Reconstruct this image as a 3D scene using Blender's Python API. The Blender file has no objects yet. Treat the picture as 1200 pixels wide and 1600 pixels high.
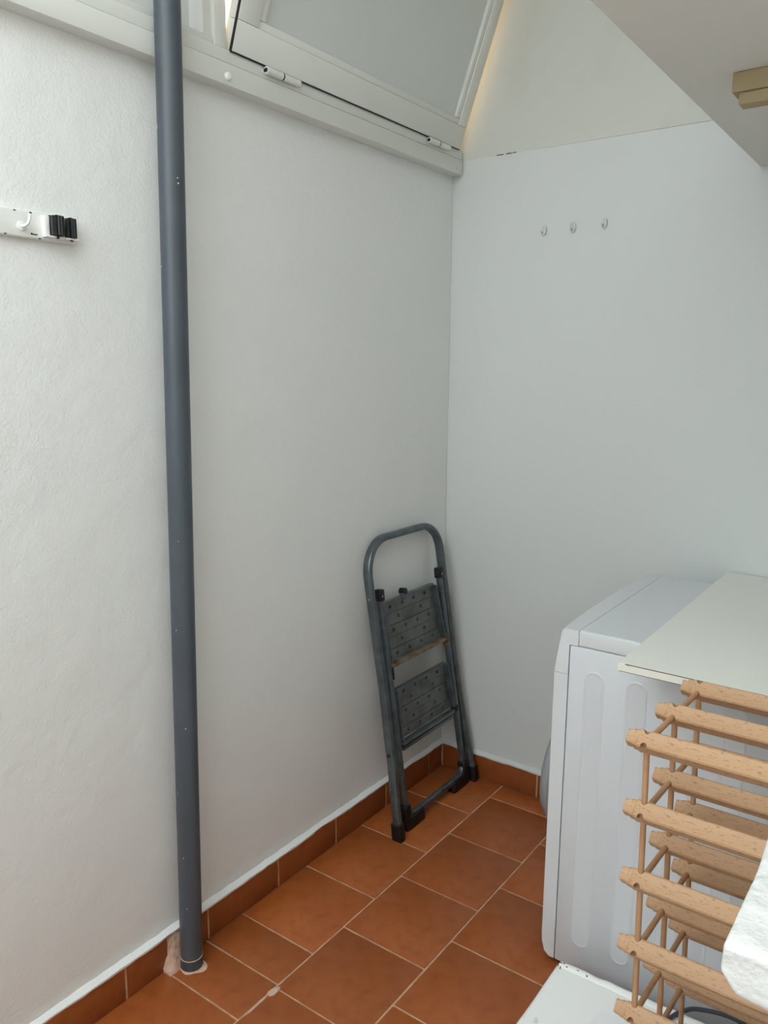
import bpy, bmesh, math, random
from mathutils import Vector, Matrix
random.seed(4)
scene = bpy.context.scene
COL = scene.collection
PI = math.pi

# ------------------------------------------------------------------ camera
def make_camera():
    yaw, pitch, roll, F = -0.62570, -0.18029, 0.00727, 1244.1
    f = Vector((math.sin(yaw)*math.cos(pitch), math.cos(yaw)*math.cos(pitch), math.sin(pitch)))
    r = Vector((math.cos(yaw), -math.sin(yaw), 0)); u = r.cross(f)
    r2 = r*math.cos(roll)+u*math.sin(roll); u2 = -r*math.sin(roll)+u*math.cos(roll)
    cam = bpy.data.cameras.new('camera'); o = bpy.data.objects.new('camera', cam); COL.objects.link(o)
    cam.sensor_fit = 'VERTICAL'; cam.sensor_height = 36.0; cam.lens = F*36/1600
    cam.clip_start = 0.02; cam.clip_end = 100
    m = Matrix((r2, u2, -f)).transposed().to_4x4(); m.translation = (1.40596, -2.31136, 1.42218)
    o.matrix_world = m; scene.camera = o
make_camera()

# ------------------------------------------------------------------ sky and exposure
world = bpy.data.worlds.new('overcast_sky'); scene.world = world; world.use_nodes = True
wb = world.node_tree.nodes['Background']
wb.inputs['Color'].default_value = (0.87, 0.965, 0.99, 1); wb.inputs['Strength'].default_value = 1.0
vs = scene.view_settings
vs.view_transform = 'Standard'; vs.look = 'None'; vs.gamma = 1.0; vs.use_curve_mapping = False
vs.exposure = 2.25

# ------------------------------------------------------------------ materials
def lin(c):
    return tuple((x/12.92 if x <= .04045 else ((x+.055)/1.055)**2.4) for x in [v/255 for v in c])
def mat(name, rgb, rough=.5, metal=0., bumps=(), var=None, spec=None, coat=0.):
    """bumps: list of (scale, strength, distance, detail, stretch); var: (scale, rgb2, lo, hi, stretch)"""
    m = bpy.data.materials.new(name); m.use_nodes = True
    nt = m.node_tree; N = nt.nodes; L = nt.links; b = N['Principled BSDF']
    b.inputs['Base Color'].default_value = (*lin(rgb), 1); b.inputs['Roughness'].default_value = rough
    b.inputs['Metallic'].default_value = metal
    if spec is not None: b.inputs['Specular IOR Level'].default_value = spec
    if coat: b.inputs['Coat Weight'].default_value = coat; b.inputs['Coat Roughness'].default_value = .3
    tc = N.new('ShaderNodeTexCoord')
    def tex(scale, detail, stretch):
        mp = N.new('ShaderNodeMapping'); mp.inputs['Scale'].default_value = stretch
        L.new(tc.outputs['Object'], mp.inputs['Vector'])
        t = N.new('ShaderNodeTexNoise'); t.inputs['Scale'].default_value = scale; t.inputs['Detail'].default_value = detail
        L.new(mp.outputs['Vector'], t.inputs['Vector']); return t
    col = None
    for (scale, rgb2, lo, hi, stretch) in (var or []):
        t = tex(scale, 4, stretch); mr = N.new('ShaderNodeMapRange')
        mr.inputs['From Min'].default_value = lo; mr.inputs['From Max'].default_value = hi
        L.new(t.outputs['Fac'], mr.inputs['Value'])
        mx = N.new('ShaderNodeMix'); mx.data_type = 'RGBA'
        L.new(mr.outputs['Result'], mx.inputs['Factor'])
        if col is None: mx.inputs[6].default_value = (*lin(rgb), 1)
        else: L.new(col, mx.inputs[6])
        mx.inputs[7].default_value = (*lin(rgb2), 1); col = mx.outputs[2]
    if col is not None: L.new(col, b.inputs['Base Color'])
    prev = None
    for (scale, strength, dist, detail, stretch) in bumps:
        t = tex(scale, detail, stretch); bp = N.new('ShaderNodeBump')
        bp.inputs['Strength'].default_value = strength; bp.inputs['Distance'].default_value = dist
        L.new(t.outputs['Fac'], bp.inputs['Height'])
        if prev: L.new(prev.outputs['Normal'], bp.inputs['Normal'])
        prev = bp
    if prev: L.new(prev.outputs['Normal'], b.inputs['Normal'])
    m['col'] = 1
    return m
U = (1, 1, 1)
M = {}
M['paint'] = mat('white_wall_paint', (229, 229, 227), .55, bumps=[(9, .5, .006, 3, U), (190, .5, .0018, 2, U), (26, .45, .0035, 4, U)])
M['paint_smooth'] = mat('smooth_wall_paint', (208, 210, 208), .6, bumps=[(6, .35, .005, 2, U), (150, .3, .0010, 2, U)])  # greyer than the left wall: the end wall's weaker light is in this colour
M['paint_upper'] = mat('upper_wall_paint', (202, 202, 195), .6, bumps=[(5, .3, .005, 2, U), (120, .2, .0008, 2, U)],
                       var=[(3.5, (194, 191, 181), .5, .8, U)])
M['ceiling'] = mat('ceiling_paint', (222, 220, 214), .7, bumps=[(5, .3, .005, 2, U), (120, .2, .0008, 2, U)])
M['tile'] = None
M['grout'] = mat('pale_grout', (196, 160, 128), .9, bumps=[(120, .5, .002, 3, U)], var=[(30, (172, 130, 98), .4, .7, U)])
M['mortar'] = mat('crumbly_mortar', (206, 176, 158), .95, bumps=[(60, .8, .006, 4, U)], var=[(40, (186, 146, 122), .4, .7, U)])
M['white_alu'] = mat('white_lacquered_aluminium', (222, 222, 217), .35, bumps=[(20, .05, .001, 1, U)])
M['panel'] = mat('white_frosted_pane', (212, 216, 213), .45)
M['gasket'] = mat('black_rubber', (22, 22, 24), .6)
M['pipe'] = mat('grey_pvc', (70, 77, 84), .42, bumps=[(60, .12, .002, 3, (1, 1, .2))], var=[(14, (80, 87, 95), .45, .75, (1, 1, .25)), (6, (63, 69, 75), .5, .8, U)])
M['pipe_dark'] = mat('grey_pvc_collar', (64, 70, 76), .5)
M['ladder'] = mat('grey_hammered_steel', (98, 106, 110), .34, .55, bumps=[(90, .2, .001, 2, U)], var=[(25, (80, 87, 91), .4, .7, U)])
M['tread'] = mat('galvanised_tread', (112, 114, 112), .5, .5, var=[(18, (82, 84, 83), .4, .75, U), (60, (82, 66, 52), .66, .78, U)], bumps=[(80, .2, .001, 2, U)])
M['rust'] = mat('rusty_edge', (128, 116, 98), .6, .4, var=[(35, (104, 70, 48), .45, .65, U)])
M['black'] = mat('black_plastic', (10, 10, 11), .5)
M['steel'] = mat('bright_steel', (200, 200, 198), .3, 1.)
M['washer'] = mat('white_enamel', (206, 208, 211), .28)
M['washer_plastic'] = mat('white_appliance_plastic', (208, 210, 212), .4)
M['washer_grey'] = mat('grey_door_trim', (140, 142, 144), .3)
M['glass_dark'] = mat('dark_door_glass', (40, 42, 45), .1, spec=.6)
M['melamine'] = mat('white_melamine', (226, 226, 218), .4, bumps=[(300, .1, .0004, 1, U)])
M['melamine_edge'] = mat('worn_melamine_edge', (222, 218, 208), .55, var=[(30, (120, 106, 90), .68, .74, (1, 1, 3))])
M['beech'] = mat('beech_wood', (190, 154, 119), .6, bumps=[(60, .3, .0012, 3, (.15, 1, 1))],
                 var=[(22, (176, 136, 100), .35, .7, (.12, 1, 1)), (380, (150, 108, 76), .57, .70, (.26, 1, 1))])
M['dowel'] = mat('beech_dowel', (178, 136, 100), .6, var=[(30, (168, 120, 82), .4, .7, U)])
M['pine'] = mat('raw_pine', (168, 152, 118), .7, var=[(20, (150, 130, 94), .4, .7, (.15, 1, 1))], bumps=[(60, .2, .001, 2, (.2, 1, 1))])
M['step'] = mat('chipped_white_paint', (244, 244, 241), .5, bumps=[(14, .3, .004, 3, U), (90, .2, .001, 2, U)], var=[(26, (206, 200, 190), .66, .8, U)])
M['plaster'] = mat('rough_white_plaster', (224, 225, 224), .6, bumps=[(22, .8, .012, 4, U), (70, .6, .004, 3, U)])
M['clear'] = mat('clear_plastic', (206, 206, 200), .25)
M['chip'] = mat('bare_dark_chip', (70, 58, 50), .8)
M['chip_pale'] = mat('worn_paint_chip', (128, 114, 100), .8)
M['cable'] = mat('dark_cable', (62, 64, 68), .5)
M['paper'] = mat('white_paper', (240, 240, 240), .7)
M['facade'] = mat('cream_render', (248, 208, 160), .8, bumps=[(30, .4, .004, 3, U)])
M['bar_white'] = mat('white_plastic_rail', (232, 232, 228), .4, var=[(55, (120, 104, 92), .70, .73, U)])
M['white_plastic'] = mat('white_plastic', (236, 236, 233), .35)

def tile_material(name, dark):
    m = mat(name, (158, 84, 38), .40, bumps=[(8, .12, .003, 2, U), (120, .12, .0006, 3, U)],
            var=[(5, (166, 92, 46), .35, .7, U), (26, (147, 75, 33), .45, .75, U), (150, (186, 122, 78), .70, .80, U)])
    nt = m.node_tree; b = nt.nodes['Principled BSDF']; src = b.inputs['Base Color'].links[0].from_socket
    oi = nt.nodes.new('ShaderNodeObjectInfo'); hs = nt.nodes.new('ShaderNodeHueSaturation')
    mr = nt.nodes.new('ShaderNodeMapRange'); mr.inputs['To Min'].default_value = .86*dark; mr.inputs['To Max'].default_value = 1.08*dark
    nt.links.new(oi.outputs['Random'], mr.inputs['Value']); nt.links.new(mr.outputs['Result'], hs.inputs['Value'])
    nt.links.new(src, hs.inputs['Color']); nt.links.new(hs.outputs['Color'], b.inputs['Base Color'])
    return m
M['tile'] = tile_material('terracotta_tile', 1.0)
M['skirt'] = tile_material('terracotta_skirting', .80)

# ------------------------------------------------------------------ mesh helpers
def box(bm, a, b, bev=0., seg=2, mtx=None):
    a = Vector(a); b = Vector(b)
    r = bmesh.ops.create_cube(bm, size=1.0); vs_ = r['verts']
    for v in vs_:
        v.co = Vector(((a[i]+b[i])/2 + v.co[i]*(b[i]-a[i])) for i in range(3))
    if bev > 0:
        es = {e for v in vs_ for e in v.link_edges}
        r2 = bmesh.ops.bevel(bm, geom=list(es), offset=bev, segments=seg, affect='EDGES', profile=.5)
        vs_ = list({v for f in r2['faces'] for v in f.verts} | {v for v in vs_ if v.is_valid})
    if mtx is not None:
        for v in vs_: v.co = mtx @ v.co
    return vs_
def cyl(bm, p, q, r, n=16, r2=None, cap=True):
    p = Vector(p); q = Vector(q); d = q-p; r2 = r if r2 is None else r2
    R = d.to_track_quat('Z', 'Y').to_matrix()
    A = []; B = []
    for i in range(n):
        t = 2*PI*i/n; e = R @ Vector((math.cos(t), math.sin(t), 0))
        A.append(bm.verts.new(p+e*r)); B.append(bm.verts.new(q+e*r2))
    for i in range(n):
        bm.faces.new((A[i], A[(i+1) % n], B[(i+1) % n], B[i]))
    if cap:
        bm.faces.new(A[::-1]); bm.faces.new(B)
    return A+B
def loft(bm, rings, closed=True, caps=True):
    vr = [[bm.verts.new(p) for p in ring] for ring in rings]
    n = len(vr[0])
    for a, b in zip(vr, vr[1:]):
        for i in range(n if closed else n-1):
            bm.faces.new((a[i], a[(i+1) % n], b[(i+1) % n], b[i]))
    if caps and closed:
        bm.faces.new(vr[0][::-1]); bm.faces.new(vr[-1])
    return vr
def rrect(w, h, r, n=4):
    pts = []
    for cx, cy, a0 in ((w/2-r, h/2-r, 0), (-w/2+r, h/2-r, PI/2), (-w/2+r, -h/2+r, PI), (w/2-r, -h/2+r, 1.5*PI)):
        for i in range(n+1):
            a = a0+PI/2*i/n; pts.append((cx+r*math.cos(a), cy+r*math.sin(a)))
    return pts
def tube_path(bm, pts, r, n=10):
    pts = [Vector(p) for p in pts]; rings = []
    ref = Vector((0, 0, 1)); 
    if abs((pts[1]-pts[0]).normalized().z) > .9: ref = Vector((1, 0, 0))
    for i, p in enumerate(pts):
        t = (pts[min(i+1, len(pts)-1)]-pts[max(i-1, 0)]).normalized()
        s = t.cross(ref).normalized(); u = s.cross(t).normalized(); 
        rings.append([p+s*math.cos(2*PI*k/n)*r+u*math.sin(2*PI*k/n)*r for k in range(n)])
    loft(bm, rings)
def mesh_of(bm, name, m, smooth=None):
    bmesh.ops.recalc_face_normals(bm, faces=bm.faces[:])
    me = bpy.data.meshes.new(name); bm.to_mesh(me); bm.free()
    for x in (m if isinstance(m, list) else [m]): me.materials.append(x)
    if smooth is not None:
        me.polygons.foreach_set('use_smooth', [True]*len(me.polygons))
        me.set_sharp_from_angle(angle=math.radians(smooth))
    return me
def link(name, me, parent=None, off=None):
    o = bpy.data.objects.new(name, me); COL.objects.link(o)
    if parent is not None: o.parent = parent
    if off is not None: o.location = off
    return o
def root_of(o):
    while o.parent: o = o.parent
    return o
def obj(name, bm, m, parent=None, smooth=None):
    """one mesh object; vertices are given in world space"""
    if parent is not None:
        off = root_of(parent).location
        bmesh.ops.translate(bm, verts=bm.verts[:], vec=-off)
    return link(name, mesh_of(bm, name, m, smooth), parent)
def thing(name, loc, label, cat, group=None):
    o = bpy.data.objects.new(name, None); COL.objects.link(o); o.location = loc; o.empty_display_size = .05
    o['label'] = label; o['category'] = cat
    if group: o['group'] = group
    return o
def tag(o, label, cat, group=None):
    o['label'] = label; o['category'] = cat
    if group: o['group'] = group
    return o
def struct(o, label=None, cat=None):
    o['kind'] = 'structure'
    if label: o['label'] = label
    if cat: o['category'] = cat
    return o
def B(): return bmesh.new()
def boxes(*bs):
    bm = B()
    for b in bs: box(bm, *b)
    return bm

# ================================================================== the setting
YB, XR, ZT = -3.4, 1.62, 2.70     # end of the yard behind the camera, right wall, wall head
floor = struct(obj('floor', boxes(((-.25, YB, -.12), (XR+.12, .12, -.0016))), M['grout']),
               'terracotta tiled floor with thin pale grout lines', 'floor')
# floor tiles, running rows along the left wall
G = .0021
xrows = [(0.003, .2553), (.2553, .5057), (.5057, .758), (.758, 1.010), (1.010, 1.262), (1.262, 1.515), (1.515, XR)]
yj = [[-.2300, -.4885, -.7480, -1.0040, -1.1280, -1.2560, -1.5130],
      [-.1000, -.3630, -.6250, -.8840, -1.1380, -1.3950],
      [-.2470, -.5045, -.7630, -1.0180, -1.2760],
      [-.1150, -.3720, -.6300, -.8880, -1.1460],
      [-.2400, -.4980, -.7560, -1.0140],
      [-.1200, -.3780, -.6360, -.8940],
      [-.2450, -.5030, -.7610, -1.0190]]
tile_cache = {}
def tile_mesh(w, d):
    k = (round(w, 3), round(d, 3))
    if k not in tile_cache:
        bm = B(); box(bm, (-w/2, -d/2, -.012), (w/2, d/2, 0), .0022, 2)
        tile_cache[k] = mesh_of(bm, 'tile', M['tile'], 40)
    return tile_cache[k]
for (x0, x1), js in zip(xrows, yj):
    ys = [-.002]+list(js)
    while ys[-1] > YB+.26: ys.append(ys[-1]-.2575)
    for y1, y0 in zip(ys, ys[1:]):
        o = link('tile', tile_mesh(x1-x0-2*G, y1-y0-2*G), floor, ((x0+x1)/2, (y0+y1)/2, random.uniform(-.0005, .0005)))
        o.rotation_euler = (random.uniform(-.0015, .0015), random.uniform(-.0015, .0015), random.uniform(-.003, .003))
# sandy crumbs in the broken joint beside the pipe
def lump(bm, cx, cy, cz, rx, ry, h, n=18, seed=0):
    rnd = random.Random(seed); rings = []
    prof = [(1.0, 0), (.93, .55), (.6, .95), (.2, 1.0)]
    ph = [rnd.uniform(0, 6.28) for _ in range(3)]
    k = [1+.16*math.sin(2*2*PI*i/n+ph[0])+.10*math.sin(3*2*PI*i/n+ph[1])+.06*math.sin(5*2*PI*i/n+ph[2]) for i in range(n)]
    for s, z in prof:
        rings.append([(cx+rx*s*k[i]*math.cos(2*PI*i/n), cy+ry*s*k[i]*math.sin(2*PI*i/n), cz+h*z*rnd.uniform(.75, 1.1)) for i in range(n)])
    loft(bm, rings)
bm = B()
lump(bm, .262, -1.150, -.002, .009, .022, .0045, seed=3); lump(bm, .259, -1.195, -.002, .0045, .058, .0032, seed=5)
obj('mortar_crumbs', bm, M['mortar'], floor, 60)
bm = B()
lump(bm, .046, -1.206, -.001, .033, .034, .004, 26, seed=8)
rnd = random.Random(21); rings = []
for i in range(15):                       # rough fill where the skirting is broken off behind the pipe
    y = -1.262+.102*i/14; hgt = .086*min(1, .25+i/5)+rnd.uniform(-.006, .003)
    rings.append([(-.002, y, 0)]+[((.024*(1-(k/6))**1.6+.010+rnd.uniform(-.002, .002)), y+rnd.uniform(-.002, .002), hgt*k/6) for k in range(7)]+[(-.002, y, hgt)])
loft(bm, rings)
obj('mortar_patch', bm, M['mortar'], floor, 60)

# ---- left wall, gently uneven plaster
def wavy_wall(name, o0, uax, vax, W, H, nu, nv, nrm, thick, m, amp, seed):
    from mathutils import noise
    bm = B(); o0 = Vector(o0); uax = Vector(uax); vax = Vector(vax); nrm = Vector(nrm)
    def front(i, j):
        p = o0+uax*(W*i/nu)+vax*(H*j/nv)
        return p+nrm*(amp*(noise.noise(p*1.7+Vector((seed, 0, 0)))+.5*noise.noise(p*5+Vector((0, seed, 0))))-amp)
    g = [[bm.verts.new(front(i, j)) for j in range(nv+1)] for i in range(nu+1)]
    k = [[bm.verts.new(o0+uax*(W*i)+vax*(H*j)-nrm*thick) for j in (0, 1)] for i in (0, 1)]
    for i in range(nu):
        for j in range(nv): bm.faces.new((g[i][j], g[i+1][j], g[i+1][j+1], g[i][j+1]))
    bm.faces.new((k[0][0], k[0][1], k[1][1], k[1][0]))
    bm.faces.new([g[i][0] for i in range(nu, -1, -1)]+[k[0][0], k[1][0]])
    bm.faces.new([g[i][nv] for i in range(nu+1)]+[k[1][1], k[0][1]])
    bm.faces.new([g[0][j] for j in range(nv+1)]+[k[0][1], k[0][0]])
    bm.faces.new([g[nu][j] for j in range(nv, -1, -1)]+[k[1][0], k[1][1]])
    return obj(name, bm, m, None, 40)
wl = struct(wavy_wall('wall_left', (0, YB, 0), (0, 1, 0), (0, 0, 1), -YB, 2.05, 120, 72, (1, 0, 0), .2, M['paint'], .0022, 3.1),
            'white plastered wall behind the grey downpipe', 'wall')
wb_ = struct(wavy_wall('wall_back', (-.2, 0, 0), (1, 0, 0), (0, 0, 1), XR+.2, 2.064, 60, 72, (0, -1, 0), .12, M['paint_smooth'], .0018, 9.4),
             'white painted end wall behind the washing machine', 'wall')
wu = struct(wavy_wall('wall_back_upper', (-.2, -.0012, 2.0640), (1, 0, 0), (0, 0, 1), XR+.2, ZT-2.0640, 40, 24, (0, -1, 0), .1188, M['paint_upper'], .0015, 5.2),
            'slightly yellowed upper end wall above the seam', 'wall')
struct(obj('wall_right', boxes(((XR, YB, 0), (XR+.12, .12, ZT))), M['paint_smooth']), 'white painted side wall behind the wooden rack', 'wall')  # carried up out of view to shut out sky light from the side
cl = struct(obj('ceiling', boxes(((.912, -1.42, 1.933), (XR+.12, .0, 2.08), .004)), M['ceiling'], None, 40), 'low white soffit over the washing machine', 'ceiling')
struct(obj('roof_light_stop', boxes(((-.25, -1.75, ZT), (XR+.12, .12, ZT+.12))), M['ceiling']), 'white slab added out of view to cut sky light on the upper walls', 'roof_light_stop')  # unseen slab, added to hold back overhead light in the corner

struct(obj('wall_light_stop', boxes(((-.2, YB-.12, 0), (XR+.12, YB, 1.5))), M['paint_smooth']), 'white wall added behind the camera to limit light from the back', 'wall')  # unseen, added; its height sets how much light enters from behind
# dirt in the wall seam
bm = B()
rnd = random.Random(2)
for x0, x1, t in ((.155, .178, .0011), (.188, .205, .0017), (.21, .222, .0012)):
    box(bm, (x0, -.0040, 2.0640-t/2), (x1, -.001, 2.0640+t/2))
obj('seam_dirt', bm, M['chip'], wb_)['kind'] = 'stuff'

# ---- skirting tiles
def skirt_mesh(L, h):
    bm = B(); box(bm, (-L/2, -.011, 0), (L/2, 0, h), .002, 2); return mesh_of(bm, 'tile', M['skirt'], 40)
bl = bpy.data.objects.new('baseboard_left', None); COL.objects.link(bl); bl['kind'] = 'structure'; bl['label'] = 'terracotta skirting tiles along the left wall'
bb = bpy.data.objects.new('baseboard_back', None); COL.objects.link(bb); bb['kind'] = 'structure'; bb['label'] = 'terracotta skirting tiles along the end wall'
ls = [-.012, -.099, -.358, -.615, -.866, -1.120, -1.170]
for y1, y0 in zip(ls, ls[1:]):
    h = .0865+random.uniform(-.002, .002)
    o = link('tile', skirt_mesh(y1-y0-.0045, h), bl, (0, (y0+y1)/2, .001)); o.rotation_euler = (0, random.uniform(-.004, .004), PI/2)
ls = [-1.246, -1.365]
while ls[-1] > YB+.3: ls.append(ls[-1]-.2535)
for y1, y0 in zip(ls, ls[1:]):
    o = link('tile', skirt_mesh(y1-y0-.0045, .0865), bl, (0, (y0+y1)/2, .001)); o.rotation_euler = (0, 0, PI/2)
xs = [.012, .128, .3835, .638, .892, 1.146, 1.40, XR-.002]
for x0, x1 in zip(xs, xs[1:]):
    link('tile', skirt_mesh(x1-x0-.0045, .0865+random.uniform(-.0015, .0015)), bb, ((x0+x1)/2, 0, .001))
bm = B(); box(bm, (-.001, YB, .001), (.0098, -.003, .084)); obj('grout', bm, M['grout'], bl)
bm = B(); box(bm, (.003, -.0098, .001), (XR-.002, .001, .084)); obj('grout', bm, M['grout'], bb)
# lumpy bead of wall paint along the skirting's top
def bead(a, b, n, seed, nrm):
    rnd = random.Random(seed); bm = B(); a = Vector(a); b = Vector(b); nrm = Vector(nrm); rings = []
    w = .008
    for i in range(n+1):
        p = a.lerp(b, i/n)
        w = min(.0115, max(.0065, w+rnd.uniform(-.0018, .0018))); lo = -.0015+rnd.uniform(-.0015, .0010); hi = .0105+rnd.uniform(-.0015, .0015)
        rings.append([p+nrm*-.004+Vector((0, 0, lo)), p+nrm*(w+.0025)+Vector((0, 0, lo)), p+nrm*(w+.003)+Vector((0, 0, .0035)), p+nrm*w*.45+Vector((0, 0, hi*.7)), p+nrm*-.002+Vector((0, 0, hi))])
    loft(bm, rings); return bm
obj('paint_bead', bead((0, YB, .0875), (0, 0, .0875), 150, 4, (1, 0, 0)), M['paint'], wl, 50)
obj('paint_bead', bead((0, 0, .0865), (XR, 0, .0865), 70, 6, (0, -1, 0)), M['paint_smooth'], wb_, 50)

# ---- window band over the left wall
PX = .036
win = bpy.data.objects.new('window_1', None); COL.objects.link(win); win.location = (0, -.5, 2.02); struct(win, 'white aluminium window band with a hopper sash tilted into the room', 'window')
def wp(name, bs, m, parent=None): return obj(name, boxes(*bs), m, parent or win, 40)
wp('sill_rail', [((-.09, YB, 2.020), (PX, -.004, 2.0645), .0015)], M['white_alu'])
wp('frame_rail', [((-.06, YB, 2.0655), (PX-.002, -.004, 2.0925), .001)], M['white_alu'])
wp('head_rail', [((-.06, YB, 2.63), (PX, -.004, ZT), .002)], M['white_alu'])
wp('mullion', [((-.06, -1.034, 2.0935), (PX-.004, -1.0005, 2.63), .002)], M['white_alu'])
wp('jamb', [((-.06, -.020, 2.0935), (.012, -.004, 2.63), .002)], M['white_alu'])
for y1, y0 in ((-1.03, -2.05), (-2.05, YB)):
    gl = wp('fixed_light', [((-.03, y0+.03, 2.11), (-.020, y1-.005, 2.62))], M['panel'])
    bs = [((-.03, y0, 2.0935), (PX-.008, y1-.001, 2.1075), .001)]
    bs += [((-.03, y1-.028, 2.1085), (PX-.014, y1-.001, 2.63), .001), ((-.03, y0+.001, 2.1085), (PX-.014, y0+.04, 2.63), .001)]
    wp('glazing_bead', bs, M['white_alu'], gl)
bm = B(); cyl(bm, (PX-.002, -1.005, 2.037), (PX+.004, -1.005, 2.037), .0085, 16); cyl(bm, (PX+.004, -1.005, 2.037), (PX+.007, -1.005, 2.037), .0085, 16, .005)
obj('screw_cap', bm, M['white_plastic'], win, 40)
bm = B(); cyl(bm, (PX-.002, -.035, 2.036), (PX+.002, -.035, 2.036), .006, 12); obj('screw_cap', bm, M['white_alu'], win, 40)
# hopper sash hinged along its lower edge, tilted in
TH = math.atan2(.142, .398)
SM = Matrix.Translation((PX+.004, 0, 2.091)) @ Matrix.Rotation(TH, 4, 'Y')
SY0, SY1, SH = -.992, -.029, .56
def sp(name, bs, m, parent):
    bm = B()
    for b in bs: box(bm, b[0], b[1], b[2] if len(b) > 2 else 0, 2, SM)
    return obj(name, bm, m, parent, 40)
fr = .062
sash = sp('sash', [((-.034, SY0, 0), (0, SY1, fr), .0015), ((-.034, SY0, SH-fr), (0, SY1, SH), .0015),
                   ((-.034, SY0, fr+.0005), (0, SY0+fr, SH-fr-.0005), .0015), ((-.034, SY1-fr*.72, fr+.0005), (0, SY1, SH-fr-.0005), .0015)], M['white_alu'], win)
sp('pane', [((-.022, SY0+fr-.004, fr-.004), (-.014, SY1-fr*.72+.004, SH-fr+.004))], M['panel'], sash)
sp('glazing_bead', [((-.0139, SY0+fr+.0005, fr+.0005), (-.003, SY1-fr*.72-.0005, fr+.016), .001),
                    ((-.0139, SY0+fr+.0005, fr+.017), (-.003, SY0+fr+.018, SH-fr), .001),
                    ((-.0139, SY1-fr*.72-.020, fr+.017), (-.003, SY1-fr*.72-.0005, SH-fr), .001)], M['white_alu'], sash)
sp('gasket', [((-.012, SY0-.002, -.003), (-.002, SY1, -.0005)), ((-.008, SY0-.0028, -.003), (-.002, SY0-.0005, SH))], M['gasket'], sash)
for y0, L in ((-.893, .110), (-.213, .112)):
    bm = B(); hx, hz = PX+.008, 2.080
    n = 18
    def knuck(a, b, hollow):
        cyl(bm, (hx, a, hz), (hx, b, hz), .0082, n)
    knuck(y0, y0+L*.46, True); knuck(y0+L*.50, y0+L, False)
    box(bm, (PX-.004, y0, hz-.004), (hx, y0+L*.46, hz+.004)); box(bm, (PX-.004, y0+L*.5, hz-.002), (hx, y0+L, hz+.006))
    h = obj('hinge', bm, M['white_alu'], win, 40)
    bm = B(); cyl(bm, (hx, y0+L*.455, hz), (hx, y0+L*.505, hz), .0079, n); cyl(bm, (hx, y0-.0006, hz), (hx, y0+.002, hz), .0048, n)
    obj('hinge_pin', bm, M['gasket'], h, 40)

# ---- building across the light well, seen through the gap beside the sash
fa = thing('neighbouring_building', (-2.6, -1.0, 0), 'cream rendered building outside, seen through the gap beside the tilted sash', 'building')
obj('wall', boxes(((-2.9, -7, 0), (-2.6, 6.5, 8.2))), M['facade'], fa)
obj('cornice', boxes(((-2.9, -7, 8.2), (-2.5, 6.5, 8.35), .01)), M['facade'], fa)

# ================================================================== downpipe
def vpipe():
    p = thing('downpipe', (.0455, -1.206, .003), 'tall grey plastic downpipe running up in front of the left wall', 'pipe')
    a = Vector((.0455, -1.206, .003)); b = Vector((.067, -1.173, 3.0))
    d = b-a
    def at(z): return a+d*((z-a.z)/d.z)
    bm = B(); cyl(bm, at(.030), at(2.69), .0262, 40); obj('pipe_shaft', bm, M['pipe'], p, 40)
    bm = B(); cyl(bm, at(.003), at(.029), .0268, 40); obj('pipe_collar', bm, M['pipe_dark'], p, 40)
    bm = B(); cyl(bm, at(.0285), at(.0305), .0274, 40); obj('sealant_ring', bm, M['mortar'], p, 40)
    bm = B(); rnd = random.Random(7)
    for z, ang, r in ((.30, -1.2, .0017), (.17, -1.0, .0016), (.62, -.7, .002), (.85, -1.3, .0016), (1.78, -.2, .0024), (1.79, -.25, .002), (1.62, -1.9, .0017), (1.05, -.9, .0012), (1.89, -2.1, .003), (1.885, -2.0, .0025), (.46, -1.6, .0013)):
        c = at(z); e = Vector((math.cos(ang), math.sin(ang), 0))
        cyl(bm, c+e*.0255, c+e*.0266, r*.7, 7)
    obj('paint_spatter', bm, M['paint'], p)['kind'] = 'stuff'
vpipe()

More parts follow.
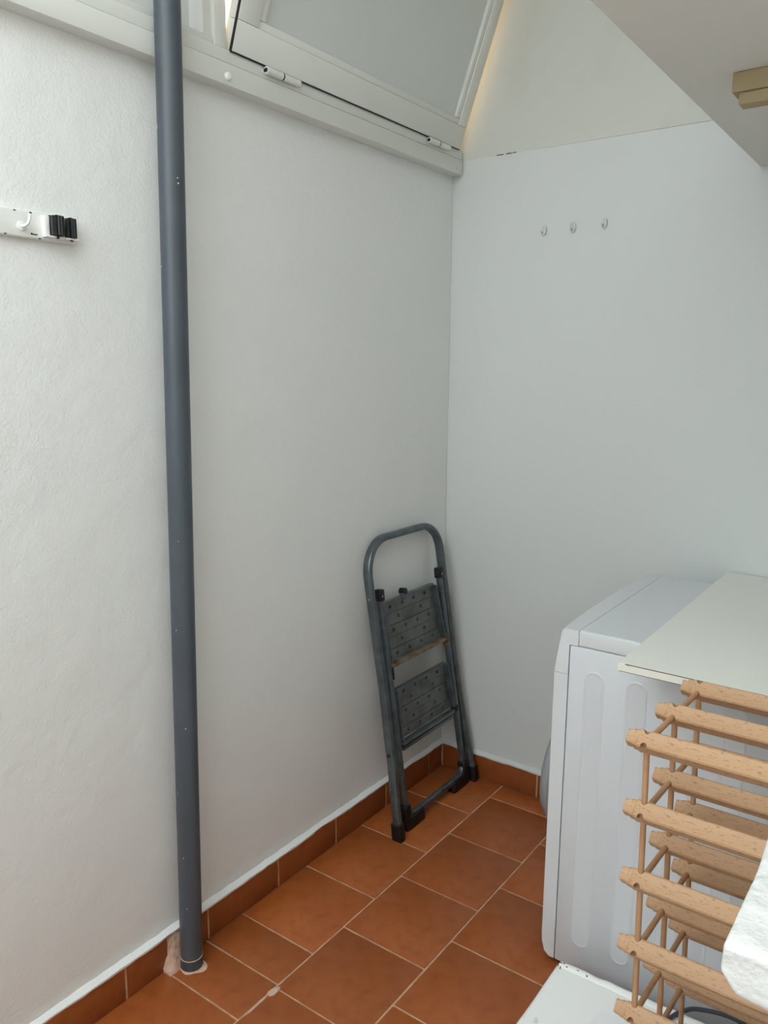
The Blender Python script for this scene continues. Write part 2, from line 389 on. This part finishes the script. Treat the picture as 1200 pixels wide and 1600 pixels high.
# ================================================================== broom rail on the left wall
def broom_rail():
    t = thing('broom_rail', (0, -1.6, 1.64), 'white wall rail with a hook and black rubber grip rollers on the left wall', 'tool rail')
    y1 = -1.381
    bm = B(); box(bm, (-.003, -1.95, 1.645), (.012, y1, 1.693), .0035, 3); obj('rail', bm, M['bar_white'], t, 40)
    bm = B(); 
    for y, z in ((-1.50, 1.6895), (-1.47, 1.6895), (-1.433, 1.6895), (-1.455, 1.647), (-1.39, 1.650), (-1.386, 1.652), (-1.52, 1.6475)):
        box(bm, (.0105, y-.0022, z-.0011), (.0124, y+.0022, z+.0011))
    obj('paint_chips', bm, M['chip'], t)['kind'] = 'stuff'
    bm = B(); cyl(bm, (.011, -1.490, 1.664), (.015, -1.490, 1.664), .0075, 16)
    tube_path(bm, [(.014, -1.490, 1.664), (.024, -1.489, 1.6635), (.030, -1.487, 1.667), (.032, -1.485, 1.674), (.0325, -1.484, 1.682)], .0027)
    obj('hook', bm, M['white_plastic'], t, 50)
    # gripper: white bracket and a pair of ribbed rollers
    bm = B(); box(bm, (.011, -1.450, 1.652), (.022, -1.4405, 1.688), .001); box(bm, (.011, -1.450, 1.6505), (.026, -1.414, 1.653)); 
    box(bm, (.011, -1.4115, 1.6505), (.026, -1.383, 1.653)); obj('gripper_bracket', bm, M['white_plastic'], t, 40)
    for cy, r, cx in ((-1.4270, .0125, .0250), (-1.3965, .0105, .0205)):
        bm = B(); n = 28; ring = [(cx+(r if k % 2 else r*.84)*math.cos(2*PI*k/n), cy+(r if k % 2 else r*.84)*math.sin(2*PI*k/n)) for k in range(n)]
        loft(bm, [[(x, y, 1.6545) for x, y in ring], [(x, y, 1.6885) for x, y in ring]])
        ro = obj('grip_roller', bm, M['black'], t)
        bm = B(); cyl(bm, (cx, cy, 1.649), (cx, cy, 1.6905), .0030, 10)
        obj('axle', bm, M['black'], ro, 40)
    bm = B(); y = -1.472
    for w, h in ((.0022, .0036), (.0014, .0030), (.0018, .0022), (.0016, .0022), (.0014, .0022), (.0014, .0028), (.0012, .0022)):
        box(bm, (.0118, y, 1.6515), (.0122, y+w, 1.6515+h)); y += w+.0003
    obj('maker_print', bm, M['black'], t)
broom_rail()

# ================================================================== clear hooks on the end wall
def wall_hooks():
    lab = ['clear oval adhesive hook on the end wall, the one next to the window wall',
           'clear oval adhesive hook on the end wall, middle one of three',
           'clear oval adhesive hook on the end wall, the one above the washing machine']
    for k, (x, z) in enumerate(((.322, 1.829), (.415, 1.830), (.510, 1.832))):
        t = thing('adhesive_hook', (x, -.003, z), lab[k], 'hook', 'three adhesive hooks on the end wall')
        bm = B(); n = 24
        loft(bm, [[(x+.0085*s*math.cos(2*PI*i/n), -yy, z+.0155*s*math.sin(2*PI*i/n)) for i in range(n)] for s, yy in ((1, .001), (1, .0045), (.85, .0060))])
        obj('backplate', bm, M['clear'], t, 40)
        bm = B(); tube_path(bm, [(x-.001, -.005, z+.009), (x-.001, -.007, z-.004), (x-.001, -.011, z-.0095), (x-.001, -.017, z-.009), (x-.001, -.0195, z-.002)], .0023, 8)
        obj('hook_arm', bm, M['clear'], t, 50)
wall_hooks()

# ================================================================== stepladder
def stepladder():
    a = .125; b = .15
    t = thing('stepladder', (.14, -.25, 0), 'folded grey steel two-step ladder leaning in the corner', 'stepladder')
    L = math.sqrt(1+a*a)
    V = Vector((-a, 0, 1))/L; N = Vector((1, 0, a))/L; Y = Vector((0, 1, 0)); O = Vector((b, 0, 0))
    MM = Matrix(((0, V.x, N.x, O.x), (1, V.y, N.y, O.y), (0, V.z, N.z, O.z), (0, 0, 0, 1)))   # (u=y, v, w) -> world
    def fin(name, bm, m, parent=t, smooth=40):
        bmesh.ops.transform(bm, matrix=MM, verts=bm.verts[:]); return obj(name, bm, m, parent, smooth)
    def arc(cx, cy, r, a0, a1, n=10):
        return [(cx+r*math.cos(a0+(a1-a0)*i/n), cy+r*math.sin(a0+(a1-a0)*i/n)) for i in range(n+1)]
    def sweep(bm, path, w, d, w0, rr=.006, splay=lambda v: 0.):
        sec = rrect(w, d, rr, 3); rings = []
        P = [Vector(p) for p in path]
        for i, p in enumerate(P):
            tg = (P[min(i+1, len(P)-1)]-P[max(i-1, 0)]).normalized(); nn = Vector((-tg.y, tg.x))
            rings.append([(p.x+nn.x*s, p.y+nn.y*s, w0+q+splay(p.y)) for s, q in sec])
        loft(bm, rings)
    # outer frame: two legs joined by the rounded handle
    def spl(v): return .017*max(0., (.30-v)/.25)**1.1 if v < .30 else 0.
    pts = [(-.485, .046), (-.4835, .07), (-.476, .16), (-.468, .23), (-.466, .30), (-.468, .44), (-.487, .76)]
    pts += arc(-.390, .822, .100, PI+.02, PI/2, 12)
    pts += arc(-.186, .826, .096, PI/2, 0+.02, 12)
    pts += [(-.086, .76), (-.064, .44), (-.050, .30), (-.046, .23), (-.042, .16), (-.036, .07), (-.035, .046)]
    bm = B(); sweep(bm, pts, .0205, .029, -.0145, .0085, spl); of = fin('outer_frame', bm, M['ladder'])
    for y in (-.4855, -.0335):
        bm = B(); box(bm, (y-.0130, .0, -.033+.017), (y+.0130, .054, .003+.017), .004, 3)
        bmesh.ops.transform(bm, matrix=MM, verts=bm.verts[:])
        for v in bm.verts:
            if v.co.z < .006: v.co.z = .0005
        obj('rubber_foot', bm, M['black'], t, 40)
    # inner frame: uprights joined by a bar along the floor
    bm = B()
    pts = [(-.4465, .74), (-.434, .42), (-.4225, .12)] + arc(-.375, .079, .0445, PI, 1.5*PI, 8) + arc(-.112, .079, .0445, 1.5*PI, 2*PI, 8) + [(-.070, .12), (-.090, .42), (-.1105, .74)]
    sweep(bm, pts, .019, .020, -.0125, .005); inf = fin('inner_frame', bm, M['ladder'])
    for y in (-.4475, -.1105):
        bm = B(); box(bm, (y-.0110, .737, -.026), (y+.0110, .772, .001), .004, 3); cp = fin('end_cap', bm, M['black'])
        bm = B(); cyl(bm, (y-.002, .752, .0005), (y-.002, .752, .002), .0028, 10); fin('rivet', bm, M['steel'], cp)
    for sgn, y in ((1, -.422), (-1, -.066)):
        bm = B(); y2 = y+sgn*.088
        box(bm, (y-.0145, .010, -.028), (y+.0145, .082, .004), .006, 3)
        box(bm, (min(y, y2), .006, -.028), (max(y, y2), .040, .004), .006, 3)
        bmesh.ops.transform(bm, matrix=MM, verts=bm.verts[:])
        for v in bm.verts:
            if v.co.z < .018: v.co.z = .0005+max(0, v.co.z-.012)*.3
        obj('rubber_foot', bm, M['black'], t, 40)
    # treads, folded flat between the uprights, undersides out
    def tread(yl0, yr0, v0, yl1, yr1, v1, name='tread'):
        # (yl,yr) at bottom v0 and top v1 ; plate recessed by .019
        def q(s, k): return ((yl0+(yl1-yl0)*k)+((yr0+(yr1-yr0)*k)-(yl0+(yl1-yl0)*k))*s, v0+(v1-v0)*k)
        bm = B(); nb = 5
        for i in range(nb):
            k0 = i/nb+.006; k1 = (i+1)/nb-.006; dz = -.0185-(.0022 if i % 2 else 0)
            A = [q(0, k0), q(1, k0), q(1, k1), q(0, k1)]
            loft(bm, [[(x, y, -.0245) for x, y in A], [(x, y, dz) for x, y in A]])
        A = [q(0, 0), q(1, 0), q(1, 1), q(0, 1)]
        loft(bm, [[(x, y, -.0262) for x, y in A], [(x, y, -.0222) for x, y in A]])
        tr = fin(name, bm, M['tread'])
        # side flanges
        for s0, s1 in ((-.004, .012), (.988, 1.004)):
            bm = B(); A = [q(s0, 0), q(s1, 0), q(s1, 1), q(s0, 1)]
            loft(bm, [[(x, y, -.026) for x, y in A], [(x, y, -.001) for x, y in A]]); fin('flange', bm, M['ladder'], tr)
        bm = B(); A = [q(0, .985), q(1, .985), q(1, 1.03), q(0, 1.03)]
        loft(bm, [[(x, y, -.026) for x, y in A], [(x, y, -.010) for x, y in A]]); fin('top_lip', bm, M['ladder'], tr)
        # punched studs
        bm = B(); bs = B()
        for i, cnt in enumerate((4, 2, 4, 2, 4)):
            k = (i+.55)/nb
            for j in range(cnt):
                s = (.17+.22*j) if cnt == 4 else (.30+.42*j)
                x, y = q(s, k); w = -.0205 if i % 2 else -.0185
                cyl(bm, (x, y, w-.001), (x, y, w+.0035), .0058, 8, .0035)
                cyl(bs, (x-.003, y+.0015, w), (x-.003, y+.0015, w+.0042), .0018, 6)
        fin('studs', bm, M['black'], tr)['kind'] = 'stuff'; fin('stud_glints', bs, M['tread'], tr)['kind'] = 'stuff'
        return tr
    t1 = tread(-.427, -.118, .536, -.444, -.150, .722)
    bm = B(); box(bm, (-.434, .524, -.024), (-.102, .535, .001), .003, 2); fin('front_lip', bm, M['rust'], t1)
    bm = B(); box(bm, (-.112, .505, -.022), (-.099, .545, .002), .002); fin('bracket', bm, M['rust'], t1)
    bm = B(); box(bm, (-.432, .488, -.022), (-.427, .530, .0015), .001); fin('bracket', bm, M['black'], t1)
    bm = B(); box(bm, (-.332, .715, -.020), (-.312, .735, -.006), .002); fin('knob_stem', bm, M['ladder'], t1)
    bm = B(); cyl(bm, (-.322, .739, -.024), (-.322, .739, -.004), .0105, 16); kn = fin('knob', bm, M['black'], t1)
    t2 = tread(-.408, -.100, .284, -.414, -.118, .444)
    bm = B(); box(bm, (-.408, .268, -.020), (-.104, .281, .001), .003, 2); box(bm, (-.406, .250, -.026), (-.112, .262, -.006), .003, 2); fin('front_lip', bm, M['ladder'], t2)
    bm = B(); box(bm, (-.104, .270, -.018), (-.082, .290, .002), .003); fin('bracket', bm, M['black'], t2)
    bm = B(); cyl(bm, (-.4955, .752, -.0135), (-.4980, .752, -.0135), .0030, 10); fin('rivet', bm, M['steel'], of)
    # pivot bolts on the outer sides of the legs
    bm = B(); cyl(bm, (-.4795, .262, -.0120), (-.4765, .262, -.0120), .0060, 12); fin('pivot_bolt', bm, M['black'], of)
    bm = B(); cyl(bm, (-.22, .044, -.002), (-.22, .044, .0002), .0035, 10); fin('bolt', bm, M['black'], inf)
stepladder()

# ================================================================== washing machine
WY0, WY1 = -.689, -.094
def front_x(y, x0=.7035, bow=.012):
    s = (y-(WY0+WY1)/2)/((WY1-WY0)/2); return x0+bow*abs(s)**3.2
def washer():
    t = thing('washing_machine', (1.0, (WY0+WY1)/2, 0), 'white front-loading washing machine standing side-on beside the end wall', 'washing machine')
    bm = B(); box(bm, (.7495, WY0, .018), (1.298, WY1, .8135), .004, 2); body = obj('body', bm, M['washer'], t, 40)
    # embossed ovals in the side panel
    def pill(x0, x1, z0, z1):
        bm = B(); r = (x1-x0)/2; cx = (x0+x1)/2; n = 16
        o = [(cx+r*math.cos(PI*i/n), z1-r+r*math.sin(PI*i/n)) for i in range(n+1)]+[(cx-r*math.cos(PI*i/n), z0+r-r*math.sin(PI*i/n)) for i in range(n+1)]
        def ring(s, y):
            return [(cx+(x-cx)*(1-s/r), y, (z1-r if z > (z0+z1)/2 else z0+r)+(z-(z1-r if z > (z0+z1)/2 else z0+r))*(1-s/r)) for x, z in o]
        loft(bm, [ring(0, WY0+.0015), ring(0, WY0-.0002), ring(.0025, WY0-.0013), ring(.0050, WY0-.0013), ring(.0075, WY0-.0005)])
        return bm
    for x0 in (.787, .881, .981, 1.081, 1.178): obj('embossed_oval', pill(x0, x0+.047, .078, .764), M['washer'], body)
    # bowed plastic front
    def front(zs, name, m, x1=.7485):
        bm = B(); rings = []
        for z, dx in zs:
            if z > .8143: x1 = .7690
            pts = [(front_x(WY0+(WY1-WY0)*i/24)+dx, WY0+(WY1-WY0)*i/24, z) for i in range(25)]
            rings.append([(x1, WY0-.0004, z)]+pts+[(x1, WY1+.0004, z)])
        loft(bm, rings); return obj(name, bm, m, t, 35)
    front([(.020, .020), (.030, .008), (.055, .001), (.075, 0), (.7415, 0), (.7425, .002)], 'front_panel', M['washer_plastic'])
    cp = front([(.7435, .002), (.7445, .0005), (.752, .0005), (.8140, .0098), (.8146, .0099), (.835, .013), (.845, .0155), (.8495, .021), (.8500, .026)], 'control_panel', M['washer_plastic'])
    # programme dial, display and drawer on the front face
    xf = front_x(-.39)+.006
    bm = B(); cyl(bm, (xf+.006, -.39, .795), (xf-.020, -.39, .797), .027, 28, .022); obj('dial', bm, M['washer_grey'], cp, 40)
    bm = B(); box(bm, (xf-.001, -.270, .780), (xf+.01, -.330, .812), .002); obj('display', bm, M['glass_dark'], cp, 40)
    bm = B(); box(bm, (xf+.0005, -.580, .765), (xf+.014, -.450, .815), .003); obj('detergent_drawer', bm, M['washer_plastic'], cp, 40)
    # top cover
    bm = B(); box(bm, (.7691, WY0-.0004, .8145), (1.300, WY1+.0015, .8500), .0035, 3); tp = obj('top_cover', bm, M['washer_plastic'], t, 40)
    bm = B(); box(bm, (.7705, WY0+.004, .849), (1.292, WY1-.004, .8508), .0006, 1); obj('top_plate', bm, M['washer'], tp, 40)
    # door, ajar on its far hinge
    R0 = .160; zc = .365
    hinge = Vector((.6715, -.232, zc)); DM = Matrix.Translation(hinge) @ Matrix.Rotation(math.radians(-3.0), 4, 'Z')
    def lathe(prof, n=48):
        bm = B(); rings = []
        for r, x in prof:
            rings.append([DM @ Vector((x, -R0+r*math.cos(2*PI*k/n), r*math.sin(2*PI*k/n))) for k in range(n)])
        loft(bm, rings, caps=False); return bm
    d = obj('door', lathe([(R0-.03, .004), (R0-.004, .004), (R0, 0), (R0, -.012), (R0-.006, -.026), (R0-.030, -.034), (R0-.050, -.030), (R0-.050, .004), (R0-.03, .004)]), M['washer_grey'], t, 50)
    obj('door_back', lathe([(R0-.003, .0010), (R0-.003, .0125), (R0-.05, .0135), (R0-.05, .0036), (R0-.003, .0010)]), M['gasket'], d, 50)
    obj('door_trim', lathe([(R0+.0012, -.003), (R0+.0012, -.011), (R0-.002, -.011), (R0-.002, -.003), (R0+.0012, -.003)]), M['washer_grey'], d, 50)
    obj('door_glass', lathe([(R0-.050, -.026), (R0-.08, -.036), (.04, -.044), (.001, -.045), (.001, .030), (.06, .028), (R0-.055, .010), (R0-.050, -.026)]), M['glass_dark'], d, 50)
    bm = B(); n = 40; cy = -.39
    rings = []
    for r, x in ((.150, front_x(cy)+.004), (.150, front_x(cy)-.020), (.128, front_x(cy)-.018), (.120, front_x(cy)+.004)):
        rings.append([(x, cy+r*math.cos(2*PI*k/n), zc+r*math.sin(2*PI*k/n)) for k in range(n)])
    loft(bm, rings+[rings[0]], caps=False); obj('door_seal', bm, M['gasket'], t, 50)
    for x in (.80, 1.25):
        for y in (WY0+.06, WY1-.06):
            bm = B(); cyl(bm, (x, y, .0005), (x, y, .008), .022, 16); cyl(bm, (x, y, .008), (x, y, .02), .010, 12); obj('foot', bm, M['black'], t, 40)
washer()

# white board on the machine
def board():
    t = thing('melamine_board', (1.25, -.44, .851), 'white melamine board lying across the washing machine', 'board')
    z0, z1 = .8515, .8675
    bm = B(); box(bm, (.9215, -.869, z0+.0006), (1.615, -.008, z1), .0006, 1); bo = obj('board', bm, M['melamine'], t, 40)
    bm = B(); box(bm, (.9212, -.8705, z0), (1.615, -.8692, z1-.0012)); obj('edge_band', bm, M['melamine_edge'], bo)
    bm = B(); box(bm, (.935, -.8708, z1-.0012), (1.61, -.8690, z1-.0002)); box(bm, (.924, -.8708, z0-.0003), (1.1, -.8692, z0+.0006)); obj('worn_corner', bm, M['chip'], bo)
board()

# ================================================================== white step in front of the machine
def step_block():
    from mathutils import noise
    t = thing('white_step', (1.2, -1.2, 0), 'low white painted step with chipped edges beside the washing machine', 'step')
    bm = B(); box(bm, (.7905, -2.0, 0), (1.617, -.757, .080), .010, 4)
    bmesh.ops.subdivide_edges(bm, edges=[e for e in bm.edges if e.calc_length() > .2], cuts=30, use_grid_fill=True)
    for v in bm.verts:
        if v.co.z > .03: v.co += Vector((noise.noise(v.co*11)*.0025, noise.noise(v.co*9+Vector((5, 0, 0)))*.0025, noise.noise(v.co*8+Vector((0, 7, 0)))*.0012))
    for v in bm.verts:
        if v.co.y > -1.2: v.co.y += (v.co.x-.79)*.045
    obj('step_body', bm, M['step'], t, 50)
    # raised lip along the far edge
    rnd = random.Random(5); rings = []
    for i in range(30):
        x = .797+i*.028; h = .0825+rnd.uniform(0, .003); y = -.768+(x-.79)*.045+rnd.uniform(-.002, .002)
        rings.append([(x, y-.012, .0785), (x, y-.006, h), (x, y+.004, h), (x, y+.010, .0785)])
    bm = B(); loft(bm, rings); obj('paint_lip', bm, M['step'], t, 60)
    bm = B()
    for x, y, a, b in ((.800, -.768, .004, .0012), (.806, -.766, .002, .0025), (.796, -.776, .0012, .003), (.815, -.772, .003, .001), (.840, -.768, .004, .0008), (.803, -.781, .001, .003), (.862, -.771, .003, .0008)):
        box(bm, (x-a*.6, y-b*.6, .080), (x+a*.6, y+b*.6, .0862))
    obj('paint_chips', bm, M['chip_pale'], t)['kind'] = 'stuff'
step_block()

# ================================================================== wooden wine rack
def wine_rack():
    k = .96; C = Vector((1.40596, -2.31136, 1.42218))
    P0 = C+k*(Vector((1.0332, -1.1312, .8491))-C)
    D = k*Vector((.0053, .1291, -.0000)); S = k*.115*Vector((.0367, -.0517, -1))
    NL = 8
    P0.z = .0805+.0190+(NL-1)*(-S.z)
    t = thing('wine_rack', (P0.x+.13, P0.y+.05, .0805), 'beech wood wine rack of bars and dowels standing on the white step', 'wine rack')
    LB = .262; hd = .0195; DX = .0285
    # bar: square section set on edge, stub ends, bored for dowels
    bm = B(); sec = []
    c = .0017
    for i in range(4):
        a = PI/2*i; e = Vector((math.cos(a), math.sin(a))); p = Vector((-e.y, e.x))
        sec += [e*(hd-c)-p*c, e*(hd-c)+p*c]
    rings = []
    for x, s in ((0, .72), (.0018, .76), (.0095, .76), (.0098, .87), (.0160, .90), (.0190, 1.), (LB-.0190, 1.), (LB-.0160, .90), (LB-.0098, .87), (LB-.0095, .76), (LB-.0018, .76), (LB, .72)):
        rings.append([(x, q.x*s, q.y*s) for q in sec])
    loft(bm, rings); me = mesh_of(bm, 'bar', M['beech'])
    bar = bpy.data.objects.new('tmp_bar', me); COL.objects.link(bar)
    cut = B()
    for x in (DX, LB-DX):
        cyl(cut, (x, -.03, 0), (x, -.008, 0), .0051, 14); cyl(cut, (x, .03, 0), (x, .008, 0), .0051, 14)
        cyl(cut, (x, 0, .03), (x, 0, .008), .0051, 14); cyl(cut, (x, 0, -.03), (x, 0, -.008), .0051, 14)
    cm = mesh_of(cut, 'cut', M['dowel']); co = bpy.data.objects.new('tmp_cut', cm); COL.objects.link(co)
    md = bar.modifiers.new('b', 'BOOLEAN'); md.operation = 'DIFFERENCE'; md.object = co; md.solver = 'EXACT'
    dg = bpy.context.evaluated_depsgraph_get(); me2 = bpy.data.meshes.new_from_object(bar.evaluated_get(dg)); me2.name = 'bar'
    bpy.data.objects.remove(bar); bpy.data.objects.remove(co)
    me2.materials.clear(); me2.materials.append(M['beech']); me2.materials.append(M['dowel'])
    rnd = random.Random(12)
    def pt(j, i): return P0+j*D+i*S
    for j in range(3):
        for i in range(NL):
            o = link('bar', me2, t, pt(j, i)-t.location); o.rotation_euler = (0, 0, 0)
    inset = hd-.009
    def dowel(a, b):
        d = (b-a).normalized()
        bm = B(); cyl(bm, a+d*inset, b-d*inset, .0046, 12); obj('dowel', bm, M['dowel'], t, 40)
    for dx in (DX, LB-DX):
        off = Vector((dx, 0, 0))
        for j in range(3):
            for i in range(NL-1): dowel(pt(j, i)+off, pt(j, i+1)+off)
        for i in range(NL):
            for j in range(2): dowel(pt(j, i)+off, pt(j+1, i)+off)
wine_rack()

# ================================================================== plaster ledge by the camera
def ledge():
    from mathutils import noise
    bm = B(); box(bm, (1.281, -1.602, .852), (1.619, -1.285, .9035), .006, 3)
    bmesh.ops.subdivide_edges(bm, edges=[e for e in bm.edges if e.calc_length() > .02], cuts=14, use_grid_fill=True)
    for v in bm.verts:
        if v.co.x < 1.60:
            z = (v.co.z-.846)/.054
            if z < .5 and v.co.x < 1.35: v.co.x += (.5-z)*.036
            v.co += Vector((noise.noise(v.co*16), noise.noise(v.co*14+Vector((4, 0, 0))), noise.noise(v.co*15+Vector((0, 4, 0)))))*.0032
    tag(obj('plaster_ledge', bm, M['plaster'], None, 60), 'rough white plastered ledge jutting from the side wall beside the wine rack', 'ledge')
ledge()

# ================================================================== wood batten under the soffit
def batten():
    t = thing('ceiling_batten', (1.3, -.71, 1.868), 'raw pine double batten fixed under the white soffit', 'batten')
    bm = B(); box(bm, (1.013, -.735, 1.900), (1.618, -.690, 1.9325), .001, 1); obj('upper_board', bm, M['pine'], t, 40)
    bm = B(); box(bm, (1.0245, -.728, 1.880), (1.618, -.695, 1.8998), .001, 1); obj('lower_board', bm, M['pine'], t, 40)
batten()

# ================================================================== odds and ends on the step
def paper():
    bm = B()
    A = [(.905, -.93), (1.025, -.915), (1.010, -.838), (.925, -.845)]
    z = .0825
    vs1 = [bm.verts.new((x, y, z+(.006 if i in (1, 2) else 0))) for i, (x, y) in enumerate(A)]
    vs2 = [bm.verts.new((x, y, z+.001+(.006 if i in (1, 2) else 0))) for i, (x, y) in enumerate(A)]
    bm.faces.new(vs1[::-1]); bm.faces.new(vs2)
    for i in range(4): bm.faces.new((vs1[i], vs1[(i+1) % 4], vs2[(i+1) % 4], vs2[i]))
    tag(obj('paper_sheet', bm, M['paper']), 'sheet of white paper lying on the white step under the wine rack', 'paper')
paper()
def cable():
    bm = B()
    ctl = [Vector(p) for p in ((.995, -.97, .0875), (1.030, -.84, .0875), (1.046, -.793, .0875), (1.054, -.769, .088), (1.067, -.748, .089), (1.083, -.731, .090), (1.112, -.718, .0905),
           (1.136, -.711, .0905), (1.161, -.707, .089), (1.19, -.706, .082), (1.22, -.706, .060), (1.24, -.706, .030), (1.28, -.706, .006))]
    pts = []
    for k in range(len(ctl)-1):
        p0, p1, p2, p3 = ctl[max(k-1, 0)], ctl[k], ctl[k+1], ctl[min(k+2, len(ctl)-1)]
        for q in range(5):
            u = q/5; pts.append(.5*((2*p1)+(p2-p0)*u+(2*p0-5*p1+4*p2-p3)*u*u+(3*p1-p0-3*p2+p3)*u**3))
    pts.append(ctl[-1])
    tube_path(bm, pts, .0045, 10)
    tag(obj('power_cable', bm, M['cable'], None, 50), 'dark grey power cable lying on the white step behind the wine rack', 'cable')
cable()
